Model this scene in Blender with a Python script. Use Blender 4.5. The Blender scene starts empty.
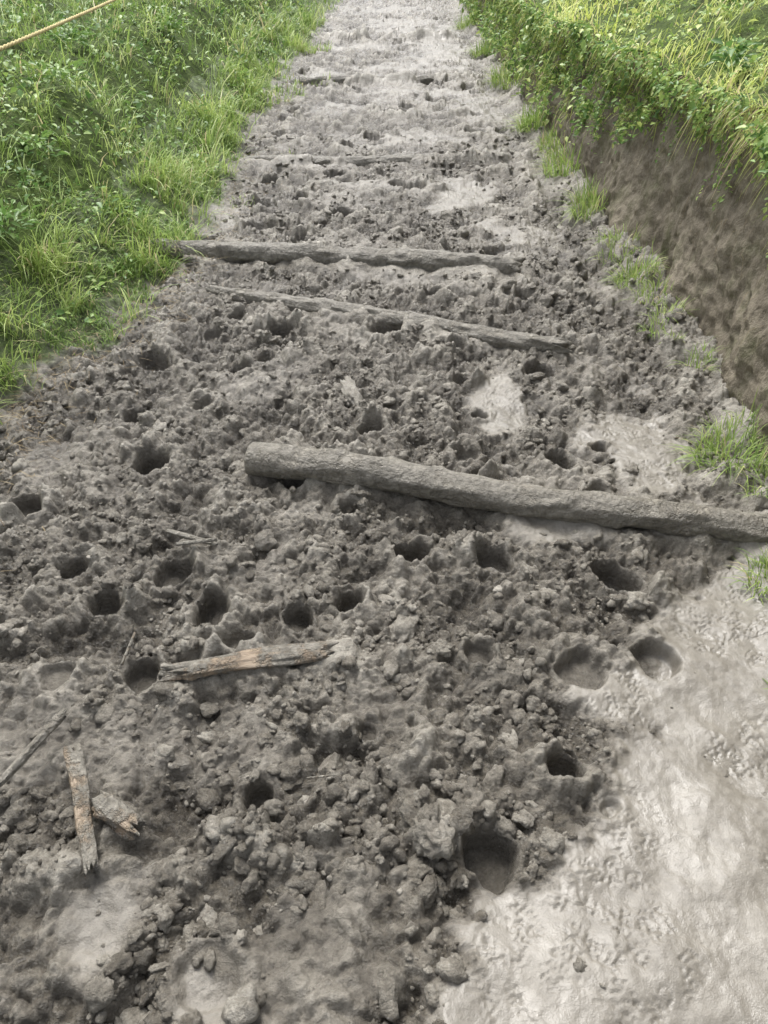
import bpy, math, numpy as np, random
from mathutils import Vector, noise as mnoise
rng=np.random.default_rng(7); random.seed(7)
sc=bpy.context.scene
sc.view_settings.view_transform='Standard'; sc.view_settings.look='None'; sc.view_settings.exposure=0
# ------------------------------------------------------------ noise
def h2(ix,iy,seed):
    h=(ix.astype(np.int64)*374761393+iy.astype(np.int64)*668265263+seed*974634777)&0xffffffff
    h=((h^(h>>13))*1274126177)&0xffffffff
    h=((h^(h>>15))*2246822519)&0xffffffff
    return ((h^(h>>16))&0xffffff).astype(np.float64)/16777216.0
def perlin(x,y,seed=0):
    x=np.asarray(x,float);y=np.asarray(y,float)
    ix=np.floor(x);iy=np.floor(y);fx=x-ix;fy=y-iy
    u=fx*fx*fx*(fx*(fx*6-15)+10);v=fy*fy*fy*(fy*(fy*6-15)+10)
    def g(a,b):
        an=h2(ix+a,iy+b,seed)*6.2831853
        return np.cos(an)*(fx-a)+np.sin(an)*(fy-b)
    a=g(0,0);b=g(1,0);c=g(0,1);d=g(1,1)
    return ((a+(b-a)*u)*(1-v)+(c+(d-c)*u)*v)*1.5
def fbm(x,y,oct=4,seed=0,gain=.5):
    s=0;a=1
    for i in range(oct):
        s=s+a*perlin(x*2**i,y*2**i,seed+i*17);a*=gain
    return s
def domes(x,y,seed,rmin=.3,rmax=.8):
    ix=np.floor(x);iy=np.floor(y);out=np.zeros_like(x)
    for a in(-1,0,1):
        for b in(-1,0,1):
            cx=ix+a;cy=iy+b
            px=cx+h2(cx,cy,seed);py=cy+h2(cx,cy,seed+5)
            r=rmin+(rmax-rmin)*h2(cx,cy,seed+9)**2
            d2=(px-x)**2+(py-y)**2
            out=np.maximum(out,r*np.maximum(1-d2/(r*r),0)**.65)
    return out
def ss(a,b,x):
    t=np.clip((x-a)/(b-a),0,1);return t*t*(3-2*t)
# ------------------------------------------------------------ layout (metres)
def xl(y):
    return np.interp(y,[0,2.2,2.7,3.2,3.8,4.5,7,10.6,17.5,30],[-1.85,-1.78,-1.66,-1.47,-1.36,-1.28,-1.34,-1.3,-1.1,-.6])+.05*perlin(np.asarray(y)*1.3,np.asarray(y)*0+3.3,40)
def xr(y):
    return np.interp(y,[0,1.2,1.85,2.45,3.2,4.3,7,12,17.5,30],[1.13,1.13,1.24,1.33,1.36,1.32,1.3,1.35,1.4,1.8])+.05*perlin(np.asarray(y)*1.7,np.asarray(y)*0+8.3,41)
def hr(y):
    return np.interp(y,[0,3,5,8,12,20],[.90,.94,.89,.8,.72,.6])+.05*perlin(np.asarray(y)*1.1,np.asarray(y)*0+1.3,42)
HOLES=[(.22,.81,.064,.085),(.418,1.01,.052,.08),(.52,1.30,.080,.055),(.717,1.33,.057,.055),(.69,1.65,.058,.09),(.334,1.73,.052,.09),
(.08,1.76,.064,.10),(-.096,1.54,.050,.08),(-.24,1.48,.052,.08),(-.48,1.50,.054,.085),(-.626,1.67,.057,.08),(-.82,2.23,.078,.09),
(-1.17,1.97,.072,.08),(.656,2.90,.072,.10),(.018,3.28,.064,.09),(-.486,3.28,.06,.09),(-.70,3.44,.05,.08),(-.61,2.93,.055,.09),
(.24,3.72,.06,.09),(-.278,.935,.038,.07),(.62,2.23,.052,.08),(-.786,1.54,.052,.08),(.50,.92,.03,.02),(.78,2.32,.04,.06),(-.33,.575,.062,.02),
(-1.0,3.0,.07,.08),(-.95,2.55,.06,.09),(-.2,4.9,.07,.08),(.1,5.6,.07,.08),(-.5,4.55,.06,.08),(-.8,5.7,.08,.08),(.6,6.4,.07,.08),(-.3,6.6,.07,.08),(.25,1.35,.045,.04),(-.3,2.1,.05,.07),(-.05,2.45,.05,.07),(.33,2.15,.04,.07),(-.62,1.28,.05,.07)]
_r=random.Random(4)
for i in range(90):
    yy=_r.uniform(4.2,16);HOLES.append((_r.uniform(-1.1,1.0),yy,_r.uniform(.05,.1),_r.uniform(.05,.1)))
for i in range(22):
    yy=_r.uniform(1.05,4.2);HOLES.append((_r.uniform(-1.0,.0 if yy<2 else .9),yy,_r.uniform(.025,.05),_r.uniform(.03,.06)))
SM=[(.95,2.32,.19,.38,1),(.47,2.6,.1,.28,.85),(-.55,.67,.08,.12,.8),(-.34,.56,.07,.07,.8),(.5,5.3,.26,.5,.8),(-1.1,5.0,.2,.7,.7),
(.75,1.86,.3,.06,.8),(.1,9,.35,1.0,.5),(.9,8,.25,1.2,.6),(.75,4.5,.22,.3,.7),(.2,6.9,.6,.2,.6),(.7,11.5,.35,1.6,.8),(.3,14,.5,1.2,.6),(-.2,3.5,.12,.25,.5),
(-.5,2.75,.2,.07,.5),(.15,3.95,.5,.1,.6),(.3,3.2,.4,.08,.5),(-.6,6.1,.4,.14,.6),(-.3,8.2,.3,.15,.6),(-.25,1.95,.15,.05,.4),(.0,1.2,.12,.1,.3),(-.8,1.2,.1,.1,.3),
(.4,10.2,.7,.25,.8),(-.3,11.8,.5,.25,.7),(.5,13.5,.8,.35,.8),(.3,8.8,.7,.16,.7),(-.2,5.6,.3,.1,.6),(.1,16,.8,.5,.7),(-.6,9.8,.3,.3,.6)]
LOGSEG=[((-.46,2.175),(1.38,1.715),.1),((-1.25,4.2),(.70,3.97),.12),((-.87,3.71),(.79,3.05),.06),((-.52,1.255),(-.09,1.325),.05)]
RIDGE=[((-1.05,6.1),(.9,6.25),.06,.06),((-.9,9.2),(.95,9.5),.08,.08),((.15,4.45),(.75,4.36),.04,.04),((.95,5.0),(1.08,6.5),.06,.04),((-.8,12.5),(1.1,12.7),.1,.09),((-.9,7.6),(.9,7.8),.06,.05)]
def segd(x,y,a,b):
    t=np.clip(((x-a[0])*(b[0]-a[0])+(y-a[1])*(b[1]-a[1]))/((b[0]-a[0])**2+(b[1]-a[1])**2),0,1)
    return np.hypot(x-a[0]-t*(b[0]-a[0]),y-a[1]-t*(b[1]-a[1]))
def smooth_mask(x,y):
    w=.09*fbm(x*3.5,y*3.5,5,60,.65)
    xb=np.interp(y,[0,.5,.7,.81,1.0,1.13,1.22,1.3,1.46,1.71,1.85,2.1],[-.05,.08,.24,.36,.5,.56,.47,.6,.78,1.03,1.3,2.5])
    m=ss(-.05,.06,x-xb+w)
    for cx,cy,rx,ry,s in SM:
        d=np.sqrt(((x-cx)/rx)**2+((y-cy)/ry)**2)+ w*8
        m=np.maximum(m,s*(1-ss(.4,1.35,d)))
    d=xl(y)-x+w
    m=np.maximum(m,.6*ss(-.35,-.1,d))
    m=np.maximum(m,.38*ss(.2,.65,fbm(x*2.2,y*2.2,4,64)))
    return m
def ramp(x,y):
    d=xl(y)-x
    return .55*ss(-.3,.8,d)+.3*np.maximum(0,d-.4)*np.exp(-np.maximum(0,d-.4)/12)
def bil(x,y,seed):
    return np.abs(perlin(x,y,seed))
INH=None
def path_h(x,y):
    global INH
    x=np.asarray(x,float);y=np.asarray(y,float)
    sm=smooth_mask(x,y);ro=1-sm
    fade=1-.45*ss(3.2,6.5,y)
    wx=x+.012*fbm(x*11,y*11,3,1);wy=y+.012*fbm(x*11,y*11,3,2)
    low=.022*fbm(x*1.7,y*1.7,3,3)
    mid=.034*fbm(x*5.5,y*5.5,2,4)
    m1=ss(-.35,.35,perlin(x*3.1,y*3.1,5)); m3=ss(-.5,.2,perlin(x*7,y*7,7))
    c=.055*bil(wx*6.5,wy*6.5,11)*m1+.022*bil(wx*16,wy*16,12)
    c=c+domes(wx/.105,wy/.105,18,.25,.85)*.105*.42*(1-.6*m1)
    wx2=wx+.004*perlin(x*60,y*60,8);wy2=wy+.004*perlin(x*60,y*60,9)
    A=domes(wx2/.052,wy2/.052,13,.2,.9)*.052*.85*m3
    B=domes(wx2/.027,wy2/.027,14,.2,.9)*.027*1.0
    c=c+(np.maximum(A,B*.9)+.4*np.minimum(A,B))*fade
    c=c+.012*bil(wx2*34,wy2*34,16)*fade
    wx3=wx2+.0012*perlin(x*170,y*170,8);wy3=wy2+.0012*perlin(x*170,y*170,9)
    c=c+domes(wx3/.0135,wy3/.0135,19,.2,.9)*.0135*.85*fade
    worm=np.abs(perlin((x+.006*perlin(x*26,y*26,24))*56,(y+.006*perlin(x*26,y*26,34))*62,20))
    s_det=-.0060*ss(.17,.03,worm)*ss(-.3,.1,perlin(x*3.6,y*3.6,21))*ss(-.25,.1,perlin(x*20,y*20,25))+.010*fbm(x*6,y*6,3,22)+.0011*fbm(x*60,y*60,2,23)
    damp=np.ones_like(x);fil=np.zeros_like(x)
    for (a,b,r) in LOGSEG:
        dd=segd(x,y,a,b)
        damp=np.minimum(damp,.4+.6*ss(r*.3,r*1.2,dd))
        fil=np.maximum(fil,.036*np.exp(-(dd/(r*1.1))**2)*(.6+1.0*perlin(x*7,y*7,27)))
    for (a,b,r,hh) in RIDGE:
        dd=segd(x+.03*perlin(x*4,y*4,28),y+.05*perlin(x*3,y*3,29),a,b)
        fil=np.maximum(fil,hh*np.exp(-(dd/r)**2)*ss(-.5,.2,perlin(x*3,y*3,26)))
    hole=np.zeros_like(x);inh=np.zeros_like(x);rim=np.zeros_like(x)
    for i,(hx,hy,r,dp) in enumerate(HOLES):
        k=(np.abs(x-hx)<r*2.8)&(np.abs(y-hy)<r*2.8)
        if not k.any(): continue
        X=x[k];Y=y[k]
        an=math.sin(i*12.9)*.9;asp=1.12+.3*math.sin(i*5.1)
        dx=(X-hx)*math.cos(an)+(Y-hy)*math.sin(an);dy=-(X-hx)*math.sin(an)+(Y-hy)*math.cos(an)
        d=np.sqrt((dx/r)**2+(dy/(r*asp))**2)+.24*perlin(X*15,Y*15,30+i%7)+.08*perlin(X*45,Y*45,33)
        v=1-ss(.68,1.0,d)
        v=v*(1+.3*dx/r*math.sin(i*3.3))
        hole[k]=np.maximum(hole[k],v*dp);inh[k]=np.maximum(inh[k],1-ss(.86,1.1,d))
        rim[k]=np.maximum(rim[k],.020*np.exp(-((d-1.3)/.28)**2))
    INH=inh
    h=low+ro*damp*(mid+c-.055)*(1-.88*inh)+sm*s_det-hole+rim*(1-.85*sm)*damp+fil+ramp(x,y)
    h=h-.012*sm*(1-ss(.0,.1,xl(y)-x+.2))
    h=h+.09*ss(-.22,.05,x-xr(y))
    return h
# ------------------------------------------------------------ mesh helper
def mk(name,V,quads=None,tris=None,mat=None,attrs=None,smooth=True):
    me=bpy.data.meshes.new(name)
    V=np.asarray(V,np.float32)
    q=np.zeros((0,4),np.int32) if quads is None else np.asarray(quads,np.int32)
    t=np.zeros((0,3),np.int32) if tris is None else np.asarray(tris,np.int32)
    me.vertices.add(len(V));me.vertices.foreach_set('co',V.ravel())
    me.loops.add(q.size+t.size);me.loops.foreach_set('vertex_index',np.concatenate([q.ravel(),t.ravel()]).astype(np.int32))
    me.polygons.add(len(q)+len(t))
    me.polygons.foreach_set('loop_start',np.concatenate([np.arange(len(q))*4,q.size+np.arange(len(t))*3]).astype(np.int32))
    me.update(calc_edges=True)
    me.polygons.foreach_set('use_smooth',np.full(len(q)+len(t),smooth))
    for k,a in (attrs or {}).items():
        at=me.attributes.new(k,'FLOAT','POINT');at.data.foreach_set('value',np.asarray(a,np.float32))
    ob=bpy.data.objects.new(name,me);sc.collection.objects.link(ob)
    if mat: me.materials.append(mat)
    return ob
def gridq(nr,nc):
    i=np.arange(nr-1)[:,None]*nc+np.arange(nc-1)[None]
    return np.stack([i,i+1,i+nc+1,i+nc],-1).reshape(-1,4)
# ------------------------------------------------------------ materials
def newmat(n):
    m=bpy.data.materials.new(n);m.use_nodes=True;nt=m.node_tree;nt.nodes.clear()
    return m,nt,nt.nodes,nt.links
def N(nt,t,**k):
    n=nt.nodes.new(t)
    for a,b in k.items():setattr(n,a,b)
    return n
def noise_n(nt,vec,scale,detail=4,rough=.6):
    n=N(nt,'ShaderNodeTexNoise');n.inputs['Scale'].default_value=scale;n.inputs['Detail'].default_value=detail;n.inputs['Roughness'].default_value=rough
    nt.links.new(vec,n.inputs['Vector']);return n.outputs['Fac']
def mth(nt,op,a,b=None,c=None,clamp=False):
    n=N(nt,'ShaderNodeMath',operation=op,use_clamp=clamp)
    for i,v in enumerate((a,b,c)):
        if v is None:continue
        if isinstance(v,(int,float)):n.inputs[i].default_value=v
        else:nt.links.new(v,n.inputs[i])
    return n.outputs[0]
def mapr(nt,v,a,b,c,d):
    n=N(nt,'ShaderNodeMapRange');nt.links.new(v,n.inputs[0])
    for i,z in enumerate((a,b,c,d)):n.inputs[i+1].default_value=z
    return n.outputs[0]
def mixc(nt,f,a,b):
    n=N(nt,'ShaderNodeMix',data_type='RGBA')
    if isinstance(f,(int,float)):n.inputs[0].default_value=f
    else:nt.links.new(f,n.inputs[0])
    for i,v in((6,a),(7,b)):
        if isinstance(v,tuple):n.inputs[i].default_value=(*v,1)
        else:nt.links.new(v,n.inputs[i])
    return n.outputs[2]
def ramp_n(nt,f,stops):
    n=N(nt,'ShaderNodeValToRGB');nt.links.new(f,n.inputs[0]);e=n.color_ramp.elements
    while len(e)<len(stops):e.new(.5)
    for el,(p,c) in zip(e,stops):el.position=p;el.color=(*c,1)
    return n.outputs[0]
def attr(nt,n_):
    n=N(nt,'ShaderNodeAttribute');n.attribute_name=n_;return n.outputs['Fac']
def bump(nt,h,dist,strength=1,prev=None):
    n=N(nt,'ShaderNodeBump');n.inputs['Distance'].default_value=dist;n.inputs['Strength'].default_value=strength
    nt.links.new(h,n.inputs['Height'])
    if prev is not None:nt.links.new(prev,n.inputs['Normal'])
    return n.outputs[0]
def finish(nt,col,rough,normal,spec=.5):
    b=N(nt,'ShaderNodeBsdfPrincipled');o=N(nt,'ShaderNodeOutputMaterial')
    nt.links.new(col,b.inputs['Base Color'])
    if isinstance(rough,(int,float)):b.inputs['Roughness'].default_value=rough
    else:nt.links.new(rough,b.inputs['Roughness'])
    b.inputs['Specular IOR Level'].default_value=spec
    if normal is not None:nt.links.new(normal,b.inputs['Normal'])
    nt.links.new(b.outputs[0],o.inputs[0]);return b
def mud_mat(name):
    m,nt,nn,l=newmat(name)
    p=N(nt,'ShaderNodeNewGeometry').outputs['Position']
    sm=attr(nt,'smoothness');tone=attr(nt,'tone');tf=attr(nt,'turf')
    a=noise_n(nt,p,5,3);b=noise_n(nt,p,38,4,.65);c=noise_n(nt,p,190,2,.7)
    f=mth(nt,'ADD',mth(nt,'MULTIPLY',a,.45),mth(nt,'ADD',mth(nt,'MULTIPLY',b,.6),mth(nt,'MULTIPLY',c,.35)))
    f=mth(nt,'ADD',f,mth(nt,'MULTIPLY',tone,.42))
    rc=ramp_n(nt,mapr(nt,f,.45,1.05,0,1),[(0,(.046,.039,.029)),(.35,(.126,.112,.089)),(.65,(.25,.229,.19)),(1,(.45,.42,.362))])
    sc_=ramp_n(nt,mapr(nt,mth(nt,'ADD',mth(nt,'MULTIPLY',a,.4),mth(nt,'MULTIPLY',b,.6)),.3,.7,0,1),[(0,(.132,.120,.099)),(.5,(.190,.175,.148)),(1,(.252,.235,.203))])
    col=mixc(nt,sm,rc,sc_)
    tc_=ramp_n(nt,mapr(nt,b,.3,.7,0,1),[(0,(.04,.045,.018)),(.5,(.07,.10,.028)),(1,(.14,.19,.05))])
    col=mixc(nt,tf,col,tc_)
    wet=mapr(nt,noise_n(nt,p,13,2),.35,.65,0,1)
    r=mth(nt,'ADD',mapr(nt,wet,0,1,.17,.40),mth(nt,'MULTIPLY',tone,.22))
    r=mth(nt,'ADD',r,mth(nt,'MULTIPLY',sm,.16))
    r=mth(nt,'ADD',r,mth(nt,'MULTIPLY',tf,.4),clamp=True)
    inv=mth(nt,'SUBTRACT',1.08,sm)
    h=mth(nt,'MULTIPLY',noise_n(nt,p,75,6,.70),.017)
    h=mth(nt,'MULTIPLY',h,inv)
    h=mth(nt,'ADD',h,mth(nt,'MULTIPLY',noise_n(nt,p,260,1,.6),.0010))
    finish(nt,col,r,bump(nt,h,1.0,.95),.6)
    return m
MUD=mud_mat('wet_mud')
def soil_mat():
    m,nt,nn,l=newmat('cut_soil')
    p=N(nt,'ShaderNodeNewGeometry').outputs['Position']
    a=noise_n(nt,p,3,3);b=noise_n(nt,p,22,5,.7);c=noise_n(nt,p,120,3,.7)
    f=mth(nt,'ADD',mth(nt,'MULTIPLY',a,.6),mth(nt,'ADD',mth(nt,'MULTIPLY',b,.4),mth(nt,'MULTIPLY',c,.25)))
    col=ramp_n(nt,mapr(nt,f,.42,.82,0,1),[(0,(.062,.051,.036)),(.4,(.158,.135,.100)),(.75,(.25,.217,.165)),(1,(.36,.32,.25))])
    moss=mapr(nt,noise_n(nt,p,6,5,.7),.5,.66,0,.6)
    col=mixc(nt,moss,col,(.10,.105,.048))
    h=mth(nt,'ADD',mth(nt,'MULTIPLY',noise_n(nt,p,18,5,.6),.03),mth(nt,'MULTIPLY',noise_n(nt,p,150,3,.6),.006))
    finish(nt,col,.75,bump(nt,h,1,.8),.3);return m
SOIL=soil_mat()
def turf_mat():
    m,nt,nn,l=newmat('turf_soil')
    p=N(nt,'ShaderNodeNewGeometry').outputs['Position']
    b=noise_n(nt,p,14,5,.7)
    col=ramp_n(nt,mapr(nt,b,.3,.7,0,1),[(0,(.03,.035,.014)),(.5,(.06,.09,.022)),(1,(.12,.17,.04))])
    finish(nt,col,.9,bump(nt,noise_n(nt,p,60,4),.02,.8),.2);return m
TURF=turf_mat()
def leaf_mat(name,stops,tr=.35,rough=.5):
    m,nt,nn,l=newmat(name)
    t=attr(nt,'tone');p=N(nt,'ShaderNodeNewGeometry').outputs['Position']
    f=mth(nt,'ADD',mth(nt,'MULTIPLY',t,.75),mth(nt,'MULTIPLY',mapr(nt,noise_n(nt,p,1.9,2),.3,.7,0,1),.25))
    col=ramp_n(nt,f,stops)
    b=N(nt,'ShaderNodeBsdfPrincipled');l.new(col,b.inputs['Base Color']);b.inputs['Roughness'].default_value=rough;b.inputs['Specular IOR Level'].default_value=.4
    tb=N(nt,'ShaderNodeBsdfTranslucent');l.new(col,tb.inputs[0])
    mx=N(nt,'ShaderNodeMixShader');mx.inputs[0].default_value=tr;l.new(b.outputs[0],mx.inputs[1]);l.new(tb.outputs[0],mx.inputs[2])
    o=N(nt,'ShaderNodeOutputMaterial');l.new(mx.outputs[0],o.inputs[0]);return m
GR=leaf_mat('grass_blades',[(0,(.07,.13,.035)),(.35,(.19,.30,.07)),(.7,(.40,.52,.15)),(.9,(.60,.65,.28)),(.97,(.6,.5,.3))],.35)
GRY=leaf_mat('grass_blades_bright',[(0,(.12,.18,.035)),(.3,(.36,.46,.09)),(.65,(.66,.73,.20)),(.9,(.82,.82,.38)),(.97,(.64,.52,.3))],.35)
LF=leaf_mat('weed_leaves',[(0,(.05,.12,.035)),(.4,(.16,.29,.075)),(.75,(.34,.47,.13)),(1,(.6,.64,.22))],.3,.42)
STRAW=leaf_mat('dry_straw',[(0,(.10,.07,.04)),(.5,(.22,.17,.10)),(1,(.42,.34,.2))],.1,.8)
def wood_mat(name,cols,mudamt):
    m,nt,nn,l=newmat(name)
    tc=N(nt,'ShaderNodeTexCoord').outputs['Object']
    mp=N(nt,'ShaderNodeMapping');mp.inputs['Scale'].default_value=(1,9,9);l.new(tc,mp.inputs[0])
    g=noise_n(nt,mp.outputs[0],9,6,.7);g2=noise_n(nt,mp.outputs[0],45,3,.7)
    f=mth(nt,'ADD',mth(nt,'MULTIPLY',g,.6),mth(nt,'MULTIPLY',g2,.4))
    col=ramp_n(nt,mapr(nt,f,.3,.7,0,1),[(0,cols[0]),(.5,cols[1]),(1,cols[2])])
    mm=mapr(nt,noise_n(nt,tc,9,6,.75),mudamt-.05,mudamt+.06,1,0)
    mudc=ramp_n(nt,noise_n(nt,tc,45,4),[(.3,(.11,.10,.08)),(.7,(.27,.25,.21))])
    col=mixc(nt,mm,col,mudc)
    h=mth(nt,'ADD',mth(nt,'MULTIPLY',f,.008),mth(nt,'MULTIPLY',mm,mth(nt,'ADD',mth(nt,'MULTIPLY',noise_n(nt,tc,80,4),.014),.003)))
    finish(nt,col,.38,bump(nt,h,1,.9),.55);return m
LOGM=wood_mat('weathered_log',[(.11,.098,.075),(.25,.228,.187),(.39,.362,.31)],.57)
TANM=wood_mat('broken_wood',[(.09,.062,.04),(.25,.19,.13),(.42,.34,.25)],.53)
# ------------------------------------------------------------ muddy path
ys=[-.6]
while ys[-1]<32:
    y=ys[-1];ys.append(y+(.03 if y<.25 else .0038*max(1,(max(y,0)/2.0))**1.35))
ys=np.array(ys);nc=800
u=np.linspace(0,1,nc)
Y=np.repeat(ys[:,None],nc,1)
X=(xl(ys)-.3)[:,None]*(1-u)+(xr(ys)+.06)[:,None]*u
Z=path_h(X,Y);S=smooth_mask(X,Y)
S=np.maximum(S,.35*INH)
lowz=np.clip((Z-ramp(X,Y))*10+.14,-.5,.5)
TURFM=ss(-.26,-.1,xl(Y)-X+.12*fbm(X*3,Y*3,3,101)+.05*fbm(X*12,Y*12,2,102))
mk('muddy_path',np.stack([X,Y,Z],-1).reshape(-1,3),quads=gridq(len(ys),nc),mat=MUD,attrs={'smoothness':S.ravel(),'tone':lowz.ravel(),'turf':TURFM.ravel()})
# ------------------------------------------------------------ clods
def clod_base(sub,seed):
    import bmesh
    bm=bmesh.new();bmesh.ops.create_icosphere(bm,subdivisions=sub,radius=1)
    o=Vector((seed*7.3,seed*3.1,seed*1.7))
    for v in bm.verts:
        c=v.co.copy()
        d=.85+.45*mnoise.noise(c*1.1+o)+.5*abs(mnoise.noise(c*1.9+o))+.3*abs(mnoise.noise(c*4.2+o))+.16*mnoise.noise(c*9+o)
        v.co=c*d
    vs=np.array([v.co[:] for v in bm.verts]);fs=np.array([[v.index for v in f.verts] for f in bm.faces]);bm.free()
    return vs,fs
def scatter_clods(n,smin,smax,sub,ymin,ymax,nb,powr,seedo,box=None):
    k=n*4
    yy=ymin+(ymax-ymin)*rng.random(k)**1.7
    xx=xl(yy)+.25+(xr(yy)-xl(yy)-.27)*rng.random(k)
    if box: xx=box[0]+(box[1]-box[0])*rng.random(k)
    w=(1-smooth_mask(xx,yy))**1.5*ss(-.45,.4,perlin(xx*4,yy*4,77))
    w=np.maximum(w,.004)
    dmin=np.full(k,9.)
    for (hx,hy,r,dp) in HOLES[:40]: dmin=np.minimum(dmin,np.hypot(xx-hx,yy-hy)/r)
    w=w*np.where(dmin<1.15,.04,1)
    for (a,b,r) in LOGSEG:
        w=w*np.where(segd(xx,yy,a,b)<r*.6,.03,1)
    keep=np.where(rng.random(k)<w)[0][:n];xx=xx[keep];yy=yy[keep];n=len(xx)
    s=smin*(smax/smin)**(rng.random(n)**powr)
    s=s*np.clip(yy/3,1,2)**.5
    z=path_h(xx,yy)
    Vs=[];Fs=[];T=[];off=0
    which=rng.integers(0,nb,n)
    for b in range(nb):
        vs,fs=clod_base(sub,b+seedo);idx=np.where(which==b)[0];m=len(idx)
        if m==0:continue
        q=rng.normal(size=(m,4));q/=np.linalg.norm(q,axis=1)[:,None];a,bb,c,d=q.T
        R=np.stack([1-2*(c*c+d*d),2*(bb*c-a*d),2*(bb*d+a*c),2*(bb*c+a*d),1-2*(bb*bb+d*d),2*(c*d-a*bb),2*(bb*d-a*c),2*(c*d+a*bb),1-2*(bb*bb+c*c)],-1).reshape(m,3,3)
        st=np.stack([.75+.7*rng.random(m),.6+.5*rng.random(m),.5+.4*rng.random(m)],-1)
        P=np.einsum('mij,mvj->mvi',R,vs[None]*st[:,None,:])*s[idx][:,None,None]
        P[...,2]*=.8
        P+=np.stack([xx[idx],yy[idx],z[idx]-s[idx]*.05],-1)[:,None,:]
        Vs.append(P.reshape(-1,3));Fs.append((fs[None]+off+(np.arange(m)*len(vs))[:,None,None]).reshape(-1,3));off+=m*len(vs)
        T.append(np.repeat(rng.random(m)*.5-.05,len(vs)))
    return np.concatenate(Vs),np.concatenate(Fs),np.concatenate(T)
parts=[scatter_clods(560,.013,.034,3,.3,5,10,1.6,1),scatter_clods(200,.012,.034,3,.42,1.45,10,1.3,1,(-.55,.42)),scatter_clods(3400,.007,.016,2,.3,7,8,1.3,20),scatter_clods(11000,.003,.009,1,.3,5,8,1.2,40)]
off=0;Vv=[];Ff=[];Tt=[]
for v,f,t in parts:
    Vv.append(v);Ff.append(f+off);Tt.append(t);off+=len(v)
Tt=np.concatenate(Tt)
mk('mud_clods',np.concatenate(Vv),tris=np.concatenate(Ff),mat=MUD,attrs={'smoothness':np.zeros(len(Tt)),'tone':Tt})
# ------------------------------------------------------------ right cut bank
yb=[-1.]
while yb[-1]<34:
    y=yb[-1];yb.append(y+(.05 if y<.8 else .009*max(1,y/2.5)))
yb=np.array(yb)
def wall(yv,t):
    lean=.13*t-.12*ss(.72,1,t)*t
    cr=.03*fbm(yv*3,t*2.2,5,90)+.035*fbm(yv*1.2,t*.8,2,91)+.012*fbm(yv*14,t*9,3,92)+.02*np.abs(fbm(yv*6,t*7,3,94))
    return xr(yv)+lean+cr, -.08+(hr(yv)+.08)*t
def top_h(x,yv):
    d=x-(xr(yv)+.07)
    return hr(yv)+.05*ss(0,.3,d)+.30*np.maximum(d,0)*np.exp(-np.maximum(d,0)/12)+.09*fbm(x*1.5,yv*1.5,3,93)*ss(0,.3,d)
nt_=110;tt=np.linspace(0,1,nt_)
YB=np.repeat(yb[:,None],nt_,1);TB=np.repeat(tt[None],len(yb),0)
WX,WZ=wall(YB,TB)
dd=np.concatenate([np.linspace(.02,1.5,60),np.geomspace(1.55,45,50)])
TX=WX[:,-1:]+dd[None];TY=np.repeat(yb[:,None],len(dd),1);TZ=top_h(TX,TY)
V=np.stack([np.hstack([WX,TX]),np.hstack([YB,TY]),np.hstack([WZ,TZ])],-1);ncb=V.shape[1]
mk('earth_bank',V.reshape(-1,3),quads=gridq(len(yb),ncb),mat=SOIL)
bk=bpy.data.objects['earth_bank'];bk.data.materials.append(TURF)
mi=np.tile((np.arange(ncb-1)>=nt_-2).astype(np.int32),len(yb)-1);bk.data.polygons.foreach_set('material_index',mi)
# left bank
dl=np.concatenate([np.linspace(.05,2,120),np.geomspace(2.05,45,50)])
yl=yb[::2]
LX=xl(yl)[:,None]-dl[None];LY=np.repeat(yl[:,None],len(dl),1)
def left_h(x,y):return ramp(x,y)+.07*fbm(x*1.8,y*1.8,3,95)*ss(0,.4,xl(y)-x)+.012*fbm(x*14,y*14,3,96)
LZ=left_h(LX,LY)-.03*(1-ss(.05,.5,dl))[None]
mk('grassy_bank',np.stack([LX,LY,LZ],-1).reshape(-1,3),quads=gridq(len(yl),len(dl))[:,::-1],mat=TURF)
G=400
mk('ground',[(-G,-G,-.35),(G,-G,-.35),(G,G,-.35),(-G,G,-.35)],quads=[(0,1,2,3)],mat=TURF)
# ------------------------------------------------------------ blades
def blades(root,az,L,W,a,b,c,d,tone):
    n=len(L);lv=np.array([0,.4,.75,1.]);wd=np.array([1,.85,.5,0])
    di=np.stack([np.cos(az),np.sin(az),np.zeros(n)],-1);pe=np.stack([-np.sin(az),np.cos(az),np.zeros(n)],-1)
    V=np.zeros((n,7,3))
    for i in range(4):
        t=lv[i]
        P=root+di*(L*(a*t+b*t*t))[:,None];P[:,2]+=L*(c*t-d*t*t)
        if i<3:
            V[:,2*i]=P-pe*(W*wd[i]*.5)[:,None];V[:,2*i+1]=P+pe*(W*wd[i]*.5)[:,None]
        else:V[:,6]=P
    o=(np.arange(n)*7)[:,None]
    Q=np.concatenate([o+np.array([[0,1,3,2]]),o+np.array([[2,3,5,4]])]);T=o+np.array([[4,5,6]])
    return V.reshape(-1,3),Q,T,np.repeat(tone,7)
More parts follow.
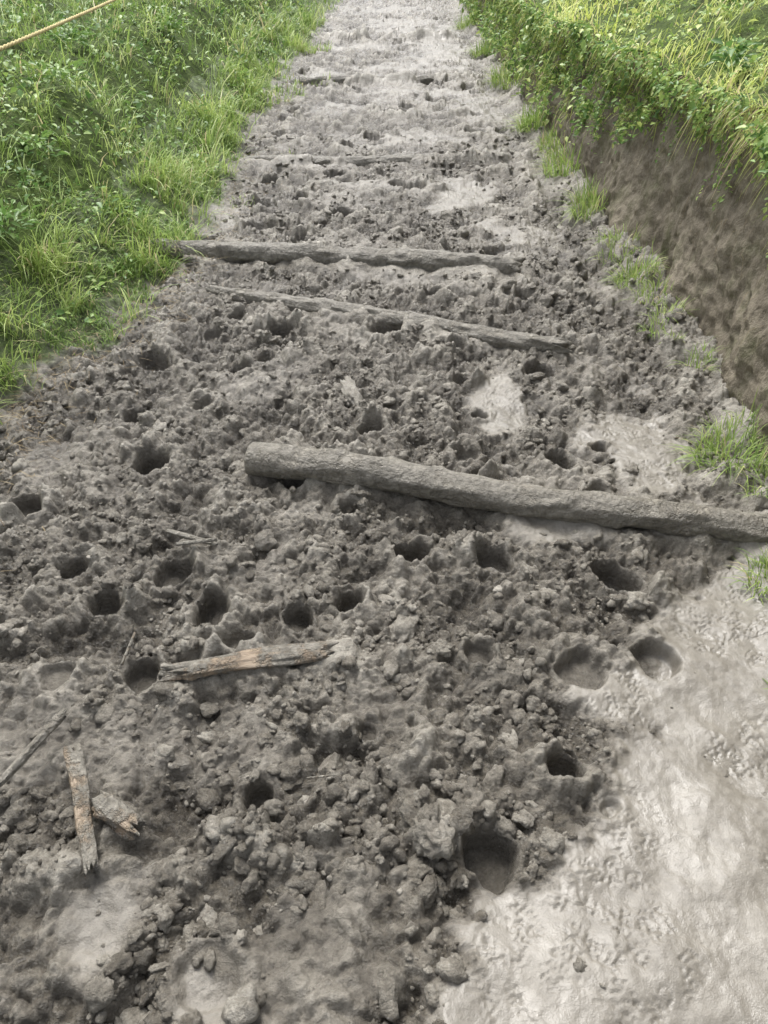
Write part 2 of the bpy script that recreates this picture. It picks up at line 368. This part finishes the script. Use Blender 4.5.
def leaves(pos,az,pitch,L,W,tone,roll=None):
    n=len(L)
    if roll is None:roll=rng.normal(0,.35,n)
    f=np.stack([np.cos(az)*np.cos(pitch),np.sin(az)*np.cos(pitch),np.sin(pitch)],-1)
    s0=np.stack([-np.sin(az),np.cos(az),np.zeros(n)],-1);u0=np.cross(f,s0)
    s=s0*np.cos(roll)[:,None]+u0*np.sin(roll)[:,None];u_=np.cross(f,s)
    pts=[(0,0,0),(.4,.5,.12),(.45,0,0),(.4,-.5,.12),(1,0,-.12),(.78,.33,.05),(.78,-.33,.05)]
    V=np.zeros((n,7,3))
    for i,(a,b,c) in enumerate(pts):
        V[:,i]=pos+f*(L*a)[:,None]+s*(W*b)[:,None]+u_*(L*c)[:,None]
    o=(np.arange(n)*7)[:,None]
    Q=np.concatenate([o+np.array([[2,4,5,1]]),o+np.array([[2,3,6,4]])])
    T=np.concatenate([o+np.array([[0,2,1]]),o+np.array([[0,3,2]])])
    return V.reshape(-1,3),Q,T,np.repeat(tone,7)
def join(name,parts,mat):
    off=0;V=[];Q=[];T=[];A=[]
    for v,q,t,a in parts:
        V.append(v);Q.append(q+off);T.append(t+off);A.append(a);off+=len(v)
    return mk(name,np.concatenate(V),quads=np.concatenate(Q),tris=np.concatenate(T),mat=mat,attrs={'tone':np.concatenate(A)},smooth=True)
def samp(n,side,dmax0,ymin=1.2,ymax=26):
    y=ymin*(ymax/ymin)**rng.random(n*3)
    wdt=np.minimum(.55*(y*.78+.7)+1.1,dmax0+y*.5)
    d=rng.random(n*3)*wdt-.35
    k=(rng.random(n*3)<wdt/wdt.max()*1.0+.15)
    y=y[k][:n];d=d[k][:n]
    x=(xl(y)-d) if side<0 else (xr(y)+.08+d)
    return x,y,d
def clump(x,y,s,sd):
    return ss(-.4,.5,fbm(x*s,y*s,3,sd,.6))
# left grass (extra strip near the path edge)
x,y,d=samp(120000,-1,3)
ye=2.0*(14/2.0)**rng.random(30000);de=-.28+.5*rng.random(30000)
x=np.concatenate([x,xl(ye)-de]);y=np.concatenate([y,ye]);d=np.concatenate([d,de])
d2=d+.16*fbm(x*3,y*3,4,101,.6)
bare=np.exp(-(((x+1.62)/.3)**2+((y-7.6)/.7)**2))
keep=(rng.random(len(x))<ss(-.26,-.06,d2)*(1-.9*bare)*(.22+.78*clump(x,y,5,105)))
x,y,d=x[keep],y[keep],d[keep];n=len(x)
sc_=np.clip(y/3.2,.8,4)**.6;tf=clump(x,y,3.4,102)
L=(.05+.17*rng.random(n)**1.8)*(.25+1.15*tf)*np.clip(y/4,.9,2)**.5
tone=np.clip(-.03+.5*rng.random(n)+.48*tf,0,.93);tone[rng.random(n)>.94]=1.15
ln=rng.random(n)
paz=fbm(x*2,y*2,2,107)*3.0
az=paz+rng.normal(0,1.1,n)
zz=np.where(d>.05,left_h(x,y),ramp(x,y))
gl=blades(np.stack([x,y,zz-.01],-1),az,L,.0052*sc_*(.6+.7*rng.random(n)),.15+.4*ln,.3*ln+.35*rng.random(n),1.05-.2*ln,.25+.7*ln*rng.random(n),tone)
# right grass
x,y,d=samp(110000,1,3)
k=(d>-.08)&(rng.random(len(x))<(.3+.7*clump(x,y,5,106)));x,y,d=x[k],y[k],d[k];n=len(x)
sc_=np.clip(y/3.2,.8,4)**.6;tf=clump(x,y,3.1,103)
L=(.04+.13*rng.random(n)**1.6)*(.3+1.1*tf)*np.clip(y/4,.9,2)**.5
tone=np.clip(.02+.5*rng.random(n)+.46*tf,0,.93);tone[rng.random(n)>.94]=1.15
ln=rng.random(n);az=fbm(x*2,y*2,2,108)*3.0+rng.normal(0,1.1,n)
gr=blades(np.stack([x,y,top_h(x,y)-.01],-1),az,L,.0050*sc_*(.6+.7*rng.random(n)),.15+.4*ln,.3*ln+.35*rng.random(n),1.05-.2*ln,.25+.7*ln*rng.random(n),tone)
# lip droopers + wall grass
n=26000;y=1.5*(24/1.5)**rng.random(n);lowt=np.interp(y,[0,3.3,4.5,7],[.08,.12,.32,.75]);t=1-lowt*rng.random(n)**1.6
wx_,wz_=wall(y,t);cl=ss(-.3,.3,fbm(y*3.2,t*2.,2,110));k=rng.random(n)<(.08+.92*cl)*np.interp(y,[2,4,5],[.65,.8,1])
wx_,wz_,y,t=wx_[k],wz_[k],y[k],t[k];n=len(y)
L=(.04+.18*rng.random(n)**2.4)*np.clip(y/5,.9,1.7)**.4
tone=np.clip(.1+.7*rng.random(n),0,.93);tone[rng.random(n)>.78]=1.15
az=math.pi+rng.normal(0,1.2,n)
gd=blades(np.stack([wx_+.01,y,wz_-.005],-1),az,L,.0046*np.clip(y/3.5,.8,4)**.55,.3+.35*rng.random(n),.05+.2*rng.random(n),1.0*rng.random(n),.3+1.1*rng.random(n),tone)
join('meadow_grass',[gl],GR);join('meadow_grass',[gr,gd],GRY)
def ground_leaves(side,nn_,hf,sd,lo):
    x,y,d=samp(nn_,side,3);tf=ss(-.3,.25,fbm(x*2.2,y*2.2,3,sd))
    k=(rng.random(len(x))<tf)&(d+.1*fbm(x*3,y*3,2,101)>lo);x,y,d=x[k],y[k],d[k];n=len(x)
    s=np.clip(y/3.5,.8,4)**.5
    z=hf(x,y)+.01+(.03+.13*clump(x,y,4,sd+3))*rng.random(n)*np.clip(y/5,.9,1.6)
    L=(.012+.036*rng.random(n)**2.5)*s
    return leaves(np.stack([x,y,z],-1),rng.random(n)*6.283,rng.normal(.15,.45,n),L,L*(.4+.35*rng.random(n)),np.clip(rng.normal(.46,.28,n),0,1))
join('weeds',[ground_leaves(-1,85000,left_h,120,-.1)],LF)
g2=ground_leaves(1,60000,top_h,121,-.05);g2=(g2[0],g2[1],g2[2],np.clip(g2[3]+.3,0,1));join('weeds',[g2],LF)
# hanging vines on the wall
n=70000;y=1.3*(26/1.3)**rng.random(n);t=1-rng.random(n)**1.2
cov=np.interp(y,[0,2.6,3.3,4.2,5,8,30],[.90,.88,.82,.66,.42,.2,.08])
lobe=.28*fbm(y*3.5,t*.0,3,130)
k=(t>cov+lobe+.12*rng.random(n))&(rng.random(n)<.08+.92*ss(-.2,.3,fbm(y*5,t*4,3,131)))
y,t=y[k],t[k];n=len(y);wx_,wz_=wall(y,t)
s=np.clip(y/4,.8,4)**.5;L=(.012+.036*rng.random(n)**2.5)*s
bul=.12*ss(-.3,.5,perlin(y*4,t*4,133))
vl=leaves(np.stack([wx_-.01-(.03+bul)*rng.random(n),y,wz_+.02],-1),math.pi+rng.normal(0,1.3,n),rng.normal(-.2,.7,n),L,L*(.4+.35*rng.random(n)),np.clip(rng.normal(.62,.3,n),0,1))
n=420;y0=1.6*(12/1.6)**rng.random(n);y0=y0[rng.random(n)<.3+.7*ss(-.2,.3,perlin(y0*3.2,y0*0,110))];n=len(y0)
pp=[]
for i in range(n):
    ln=random.uniform(.05,.4);k_=int(ln/.013);tt_=1-np.arange(k_)*.013/.9
    yy=y0[i]+np.cumsum(rng.normal(0,.004,k_));wx_,wz_=wall(yy,tt_)
    pp.append(np.stack([wx_-.03-.03*random.random(),yy,wz_],-1))
P=np.concatenate(pp);n=len(P);L=.010+.016*rng.random(n)
vt=leaves(P,math.pi+rng.normal(0,1.3,n),rng.normal(-.7,.5,n),L,L*.6,np.clip(rng.normal(.65,.22,n),0,1))
join('hanging_vines',[vl,vt],LF)
# roots / straw
n=1500;y=1.8*(9/1.8)**rng.random(n);t=1-.6*rng.random(n)**2.;wx_,wz_=wall(y,t)
L=.04+.2*rng.random(n)**2
r1=blades(np.stack([wx_-.005,y,wz_],-1),math.pi+rng.normal(0,1.3,n),L,np.full(n,.0018),.2+.2*rng.random(n),-.1*rng.random(n),-.1+.4*rng.random(n),.4+.6*rng.random(n),rng.random(n))
join('hanging_roots',[r1],STRAW)
n=3000;y=1.6*(9/1.6)**rng.random(n);d=rng.normal(-.24,.13,n);x=xl(y)-d
r2=blades(np.stack([x,y,path_h(x,y)+.006],-1),rng.random(n)*6.283,.03+.08*rng.random(n),np.full(n,.002),np.full(n,.9),np.full(n,.1),.1*rng.random(n),.1*rng.random(n),rng.random(n))
join('dry_straw',[r2],STRAW)
def tuft(x0,y0,r,n,Lm):
    a=rng.random(n)*6.283;rr=r*np.sqrt(rng.random(n));x=x0+rr*np.cos(a)*(1+.5*rng.random());y=y0+rr*np.sin(a)*(1+.8*rng.random())
    z=path_h(x,y)-.01
    L=Lm*(.35+.75*rng.random(n));ln=rng.random(n);tone=np.clip(.2+.65*rng.random(n),0,.93);tone[rng.random(n)>.93]=1.15
    join('grass_tuft',[blades(np.stack([x,y,z],-1),a+rng.normal(0,.8,n),L,np.full(n,.0042)*np.clip(y0/4,.9,2),.1+.35*ln,.25*ln+.3*rng.random(n),1.05-.2*ln,.15+.7*ln,tone)],GR)
for (a,b,r,n_,L) in [(1.2,2.2,.08,300,.18),(1.26,2.32,.08,140,.15),(1.11,1.60,.055,200,.13),(1.24,2.0,.05,100,.12),(1.0,1.2,.035,60,.07),(1.29,4.85,.12,380,.25),(1.28,3.8,.09,220,.18),(1.3,4.2,.1,180,.16),(1.28,3.3,.06,130,.14),(1.3,2.85,.04,70,.13),(1.25,3.05,.03,40,.08),(1.31,3.55,.06,120,.14),
    (1.28,7.0,.15,400,.28),(1.3,5.8,.15,380,.26),(1.32,6.4,.12,250,.2),(1.32,9,.2,400,.3),(1.3,11,.2,400,.3),(1.35,13.5,.25,400,.3),(-1.0,3.85,.05,30,.05),(-.93,5.2,.07,60,.06),(-.8,9.3,.2,120,.12),(-.72,6.3,.07,40,.06),(-1.1,8.6,.25,300,.16),(-1.0,11.5,.25,400,.18)]:
    tuft(a,b,r,n_,L)
def broad(x0,y0,z0,n,r,Lm,dark):
    a=rng.random(n)*6.283;rr=r*rng.random(n)
    P=np.stack([x0+rr*.5*np.cos(a),y0+rr*.5*np.sin(a),z0+.02+.11*rng.random(n)],-1);L=Lm*(.6+.6*rng.random(n))
    join('broadleaf_weed',[leaves(P,a,rng.normal(.25,.35,n),L,L*.42,np.clip(rng.normal(dark,.12,n),0,1))],LF)
for (a,b,s_,n_,r,L,dk) in [(1.46,3.7,1,60,.14,.06,.2),(1.8,4.7,1,50,.12,.05,.5),(-1.7,3.5,-1,110,.26,.05,.35),(-1.8,4.3,-1,90,.25,.05,.5),(-1.95,5.2,-1,90,.3,.06,.4),(-2.3,6.5,-1,90,.35,.07,.4),(-1.9,8.0,-1,90,.35,.07,.6)]:
    A=np.array([a]);B=np.array([b]);broad(a,b,float((top_h if s_>0 else left_h)(A,B)[0])+.02,n_,r,L,dk)
# ------------------------------------------------------------ logs
def log(name,p0,p1,r0,r1,mat,bow=0,rough=.06,jag0=0,jag1=0,flat=1,seed=0,sag=0,nl=220,nr=40):
    p0=Vector(p0);p1=Vector(p1);L=(p1-p0).length
    V=[]
    for i in range(nl):
        t=i/(nl-1)
        for j in range(nr):
            a=j/nr*2*math.pi
            r=r0+(r1-r0)*t
            q=Vector((t*L*5,math.cos(a)*1.2,math.sin(a)*1.2+seed*5))
            r*=1+rough*2*mnoise.noise(q*.6)+rough*1.2*mnoise.noise(q*2.2)+rough*.7*mnoise.noise(Vector((t*L*8,math.cos(a)*6,math.sin(a)*6+seed)))
            ms=mnoise.noise(Vector((t*L*9,math.cos(a)*1.5,math.sin(a)*1.5+seed*9)))
            r+=max(0,ms-.05)*.36*r0*(.6+.9*abs(mnoise.noise(Vector((t*L*40,math.cos(a)*6,math.sin(a)*6)))))
            xx=t*L
            if jag0: xx+=max(0,1-t*8)*jag0*mnoise.noise(Vector((math.cos(a)*3,math.sin(a)*3,seed+1.5)))
            if jag1: xx+=max(0,1-(1-t)*8)*jag1*mnoise.noise(Vector((math.cos(a)*3,math.sin(a)*3,seed+7.5)))
            e=min(t,1-t)*L
            if e<.008:r*=.86+.14*(e/.008)
            wob=.35*r0*mnoise.noise(Vector((t*L*1.5,seed*3.3,0)));wob2=.35*r0*mnoise.noise(Vector((t*L*1.5,seed*3.3,9)))
            V.append((xx,math.cos(a)*r+wob+bow*math.sin(math.pi*t),math.sin(a)*r*flat+wob2-sag*math.sin(math.pi*t)))
    Q=[(i*nr+j,i*nr+(j+1)%nr,(i+1)*nr+(j+1)%nr,(i+1)*nr+j) for i in range(nl-1) for j in range(nr)]
    T=[]
    for base,rev in((0,True),((nl-1)*nr,False)):
        c=len(V);ring=V[base:base+nr];m=[sum(v[k] for v in ring)/nr for k in range(3)]
        for v in ring:
            V.append(tuple(m[k]+(v[k]-m[k])*.55+(0 if k else (.004 if rev else -.004)*random.random()) for k in range(3)))
        cc=len(V);V.append(tuple(m))
        for j in range(nr):
            j2=(j+1)%nr
            f=(base+j,base+j2,c+j2,c+j);Q.append(f if not rev else f[::-1])
            f=(c+j,c+j2,cc);T.append(f if not rev else f[::-1])
    ob=mk(name,V,quads=[q[::-1] for q in Q],tris=[t_[::-1] for t_ in T],mat=mat)
    ob.location=p0;ob.rotation_mode='QUATERNION'
    ob.rotation_quaternion=(p1-p0).to_track_quat('X','Z')
    return ob
log('log',(-.46,2.175,.045),(1.42,1.715,.05),.056,.046,LOGM,rough=.06,seed=1,nl=320)
log('log',(-1.28,4.2,.035),(.70,3.97,.012),.06,.056,LOGM,bow=.05,rough=.09,jag1=.08,seed=2)
log('log',(-.87,3.71,-.012),(.79,3.05,.006),.040,.044,LOGM,bow=.03,rough=.14,jag0=.05,jag1=.1,seed=3)
log('log',(-1.05,6.12,-.03),(.9,6.27,-.03),.05,.05,LOGM,rough=.1,seed=4)
log('log',(-.9,9.25,-.03),(.95,9.55,-.03),.07,.06,LOGM,rough=.1,seed=5)
log('broken_branch',(-.52,1.255,.02),(-.11,1.325,.018),.024,.030,TANM,bow=.008,rough=.22,jag0=.09,jag1=.08,flat=.75,seed=8,nl=140)
log('stick',(-.84,.935,.04),(-.755,1.115,.05),.010,.012,LOGM,rough=.2,jag0=.03,jag1=.03,seed=9,nl=70,nr=20)
log('stick',(-.70,1.02,.045),(-.588,.755,.035),.018,.014,TANM,rough=.2,jag0=.03,jag1=.05,flat=.7,seed=10,nl=90,nr=24)
log('wood_chunk',(-.61,.89,.035),(-.515,.83,.035),.026,.022,TANM,rough=.3,jag0=.03,jag1=.04,flat=.7,seed=11,nl=60,nr=28)
log('twig',(-.66,1.27,.04),(-.645,1.36,.06),.004,.003,TANM,rough=.2,seed=12,nl=30,nr=10)
log('twig',(-.17,.955,.035),(-.10,.965,.035),.003,.002,TANM,rough=.2,seed=13,nl=30,nr=10)
log('twig',(-.66,1.79,.04),(-.5,1.74,.03),.009,.007,LOGM,rough=.2,seed=14,nl=40,nr=12)
log('twig',(-.62,1.73,.04),(-.5,1.74,.05),.006,.005,LOGM,rough=.2,seed=15,nl=40,nr=12)
def stone(x,y,sx,sy,sz,rz,seed,sm=.3,tn=.35):
    vs,fs=clod_base(4,seed);vs=vs*np.array([sx,sy,sz])
    z=float(path_h(np.array([x]),np.array([y]))[0])
    o=mk('stone' if sm==1 else 'mud_lump',vs,tris=fs,mat=MUD,attrs={'smoothness':np.full(len(vs),.0 if sm==1 else sm),'tone':np.full(len(vs),tn)});o.location=(x,y,z+.006);o.rotation_euler=(.15,-.1,rz);return o
stone(.05,1.44,.032,.062,.035,-.35,61);stone(-.13,2.72,.035,.1,.035,.25,62);stone(.10,.83,.038,.04,.035,.4,63)
stone(.33,1.575,.022,.013,.012,.3,65,1,2)
# ------------------------------------------------------------ rope fence
def rope():
    m,nt,nn,l=newmat('rope_fibre')
    p=N(nt,'ShaderNodeNewGeometry').outputs['Position']
    col=ramp_n(nt,noise_n(nt,p,120,4),[(.3,(.4,.33,.15)),(.7,(.7,.6,.32))]);finish(nt,col,.8,bump(nt,noise_n(nt,p,500,2),.002),.2)
    p0=Vector((-1.64,1.4,1.03));p1=Vector((-2.1,14.,1.1));n=3200;nr=10
    i=np.arange(n)/(n-1);C=np.stack([p0.x+(p1.x-p0.x)*i,p0.y+(p1.y-p0.y)*i,p0.z+(p1.z-p0.z)*i-.06*np.sin(np.pi*i)],-1)
    ph=i*12.6/.05*2*np.pi/3
    a=np.arange(nr)/nr*2*np.pi
    r=.008*(1+.22*np.cos(3*(a[None]-ph[:,None])))
    V=np.stack([C[:,0:1]+r*np.cos(a)[None],np.repeat(C[:,1:2],nr,1),C[:,2:3]+r*np.sin(a)[None]],-1).reshape(-1,3)
    j=np.arange(nr);j2=(j+1)%nr;o=(np.arange(n-1)*nr)[:,None]
    Q=np.stack([o+j,o+nr+j,o+nr+j2,o+j2],-1).reshape(-1,4)
    par=bpy.data.objects.new('rope_fence',None);sc.collection.objects.link(par)
    r_=mk('rope',V,quads=Q,mat=m);r_.parent=par
    for k,(x,y,z) in enumerate([(-1.64,1.4,1.03),(-2.1,14.,1.1)]):
        o=log('stake_%d'%(k+1),(x,y,.0),(x+.01,y,z+.1),.03,.027,LOGM,rough=.08,seed=30+k,nl=60,nr=20);o.parent=par
rope()
# ------------------------------------------------------------ light, camera
w=bpy.data.worlds.new('World');sc.world=w;w.use_nodes=True;nt=w.node_tree
sky=nt.nodes.new('ShaderNodeTexSky');sky.sky_type='NISHITA';sky.sun_disc=False
EL,AZ=58,-20
sky.sun_elevation=math.radians(EL);sky.sun_rotation=math.radians(AZ);sky.air_density=1.0;sky.dust_density=5;sky.ozone_density=1
hs=nt.nodes.new('ShaderNodeHueSaturation');hs.inputs['Saturation'].default_value=.3;hs.inputs['Value'].default_value=1.75
nt.links.new(sky.outputs[0],hs.inputs['Color'])
bg=nt.nodes['Background'];bg.inputs['Strength'].default_value=.15;nt.links.new(hs.outputs[0],bg.inputs[0])
sl=bpy.data.lights.new('sun','SUN');sl.energy=3.0;sl.angle=math.radians(25);sl.color=(1,.985,.95)
so=bpy.data.objects.new('sun',sl);sc.collection.objects.link(so)
e=math.radians(EL);a=math.radians(AZ);dr=Vector((math.sin(a)*math.cos(e),math.cos(a)*math.cos(e),math.sin(e)))
so.rotation_euler=dr.to_track_quat('Z','Y').to_euler()
cd=bpy.data.cameras.new('camera');co=bpy.data.objects.new('camera',cd);sc.collection.objects.link(co)
cd.sensor_fit='VERTICAL';cd.sensor_height=24;cd.lens=770/1024*24;cd.clip_end=1000;cd.clip_start=.02
co.location=(0,0,1.55);co.rotation_euler=(math.radians(90-38.7),0,0);sc.camera=co
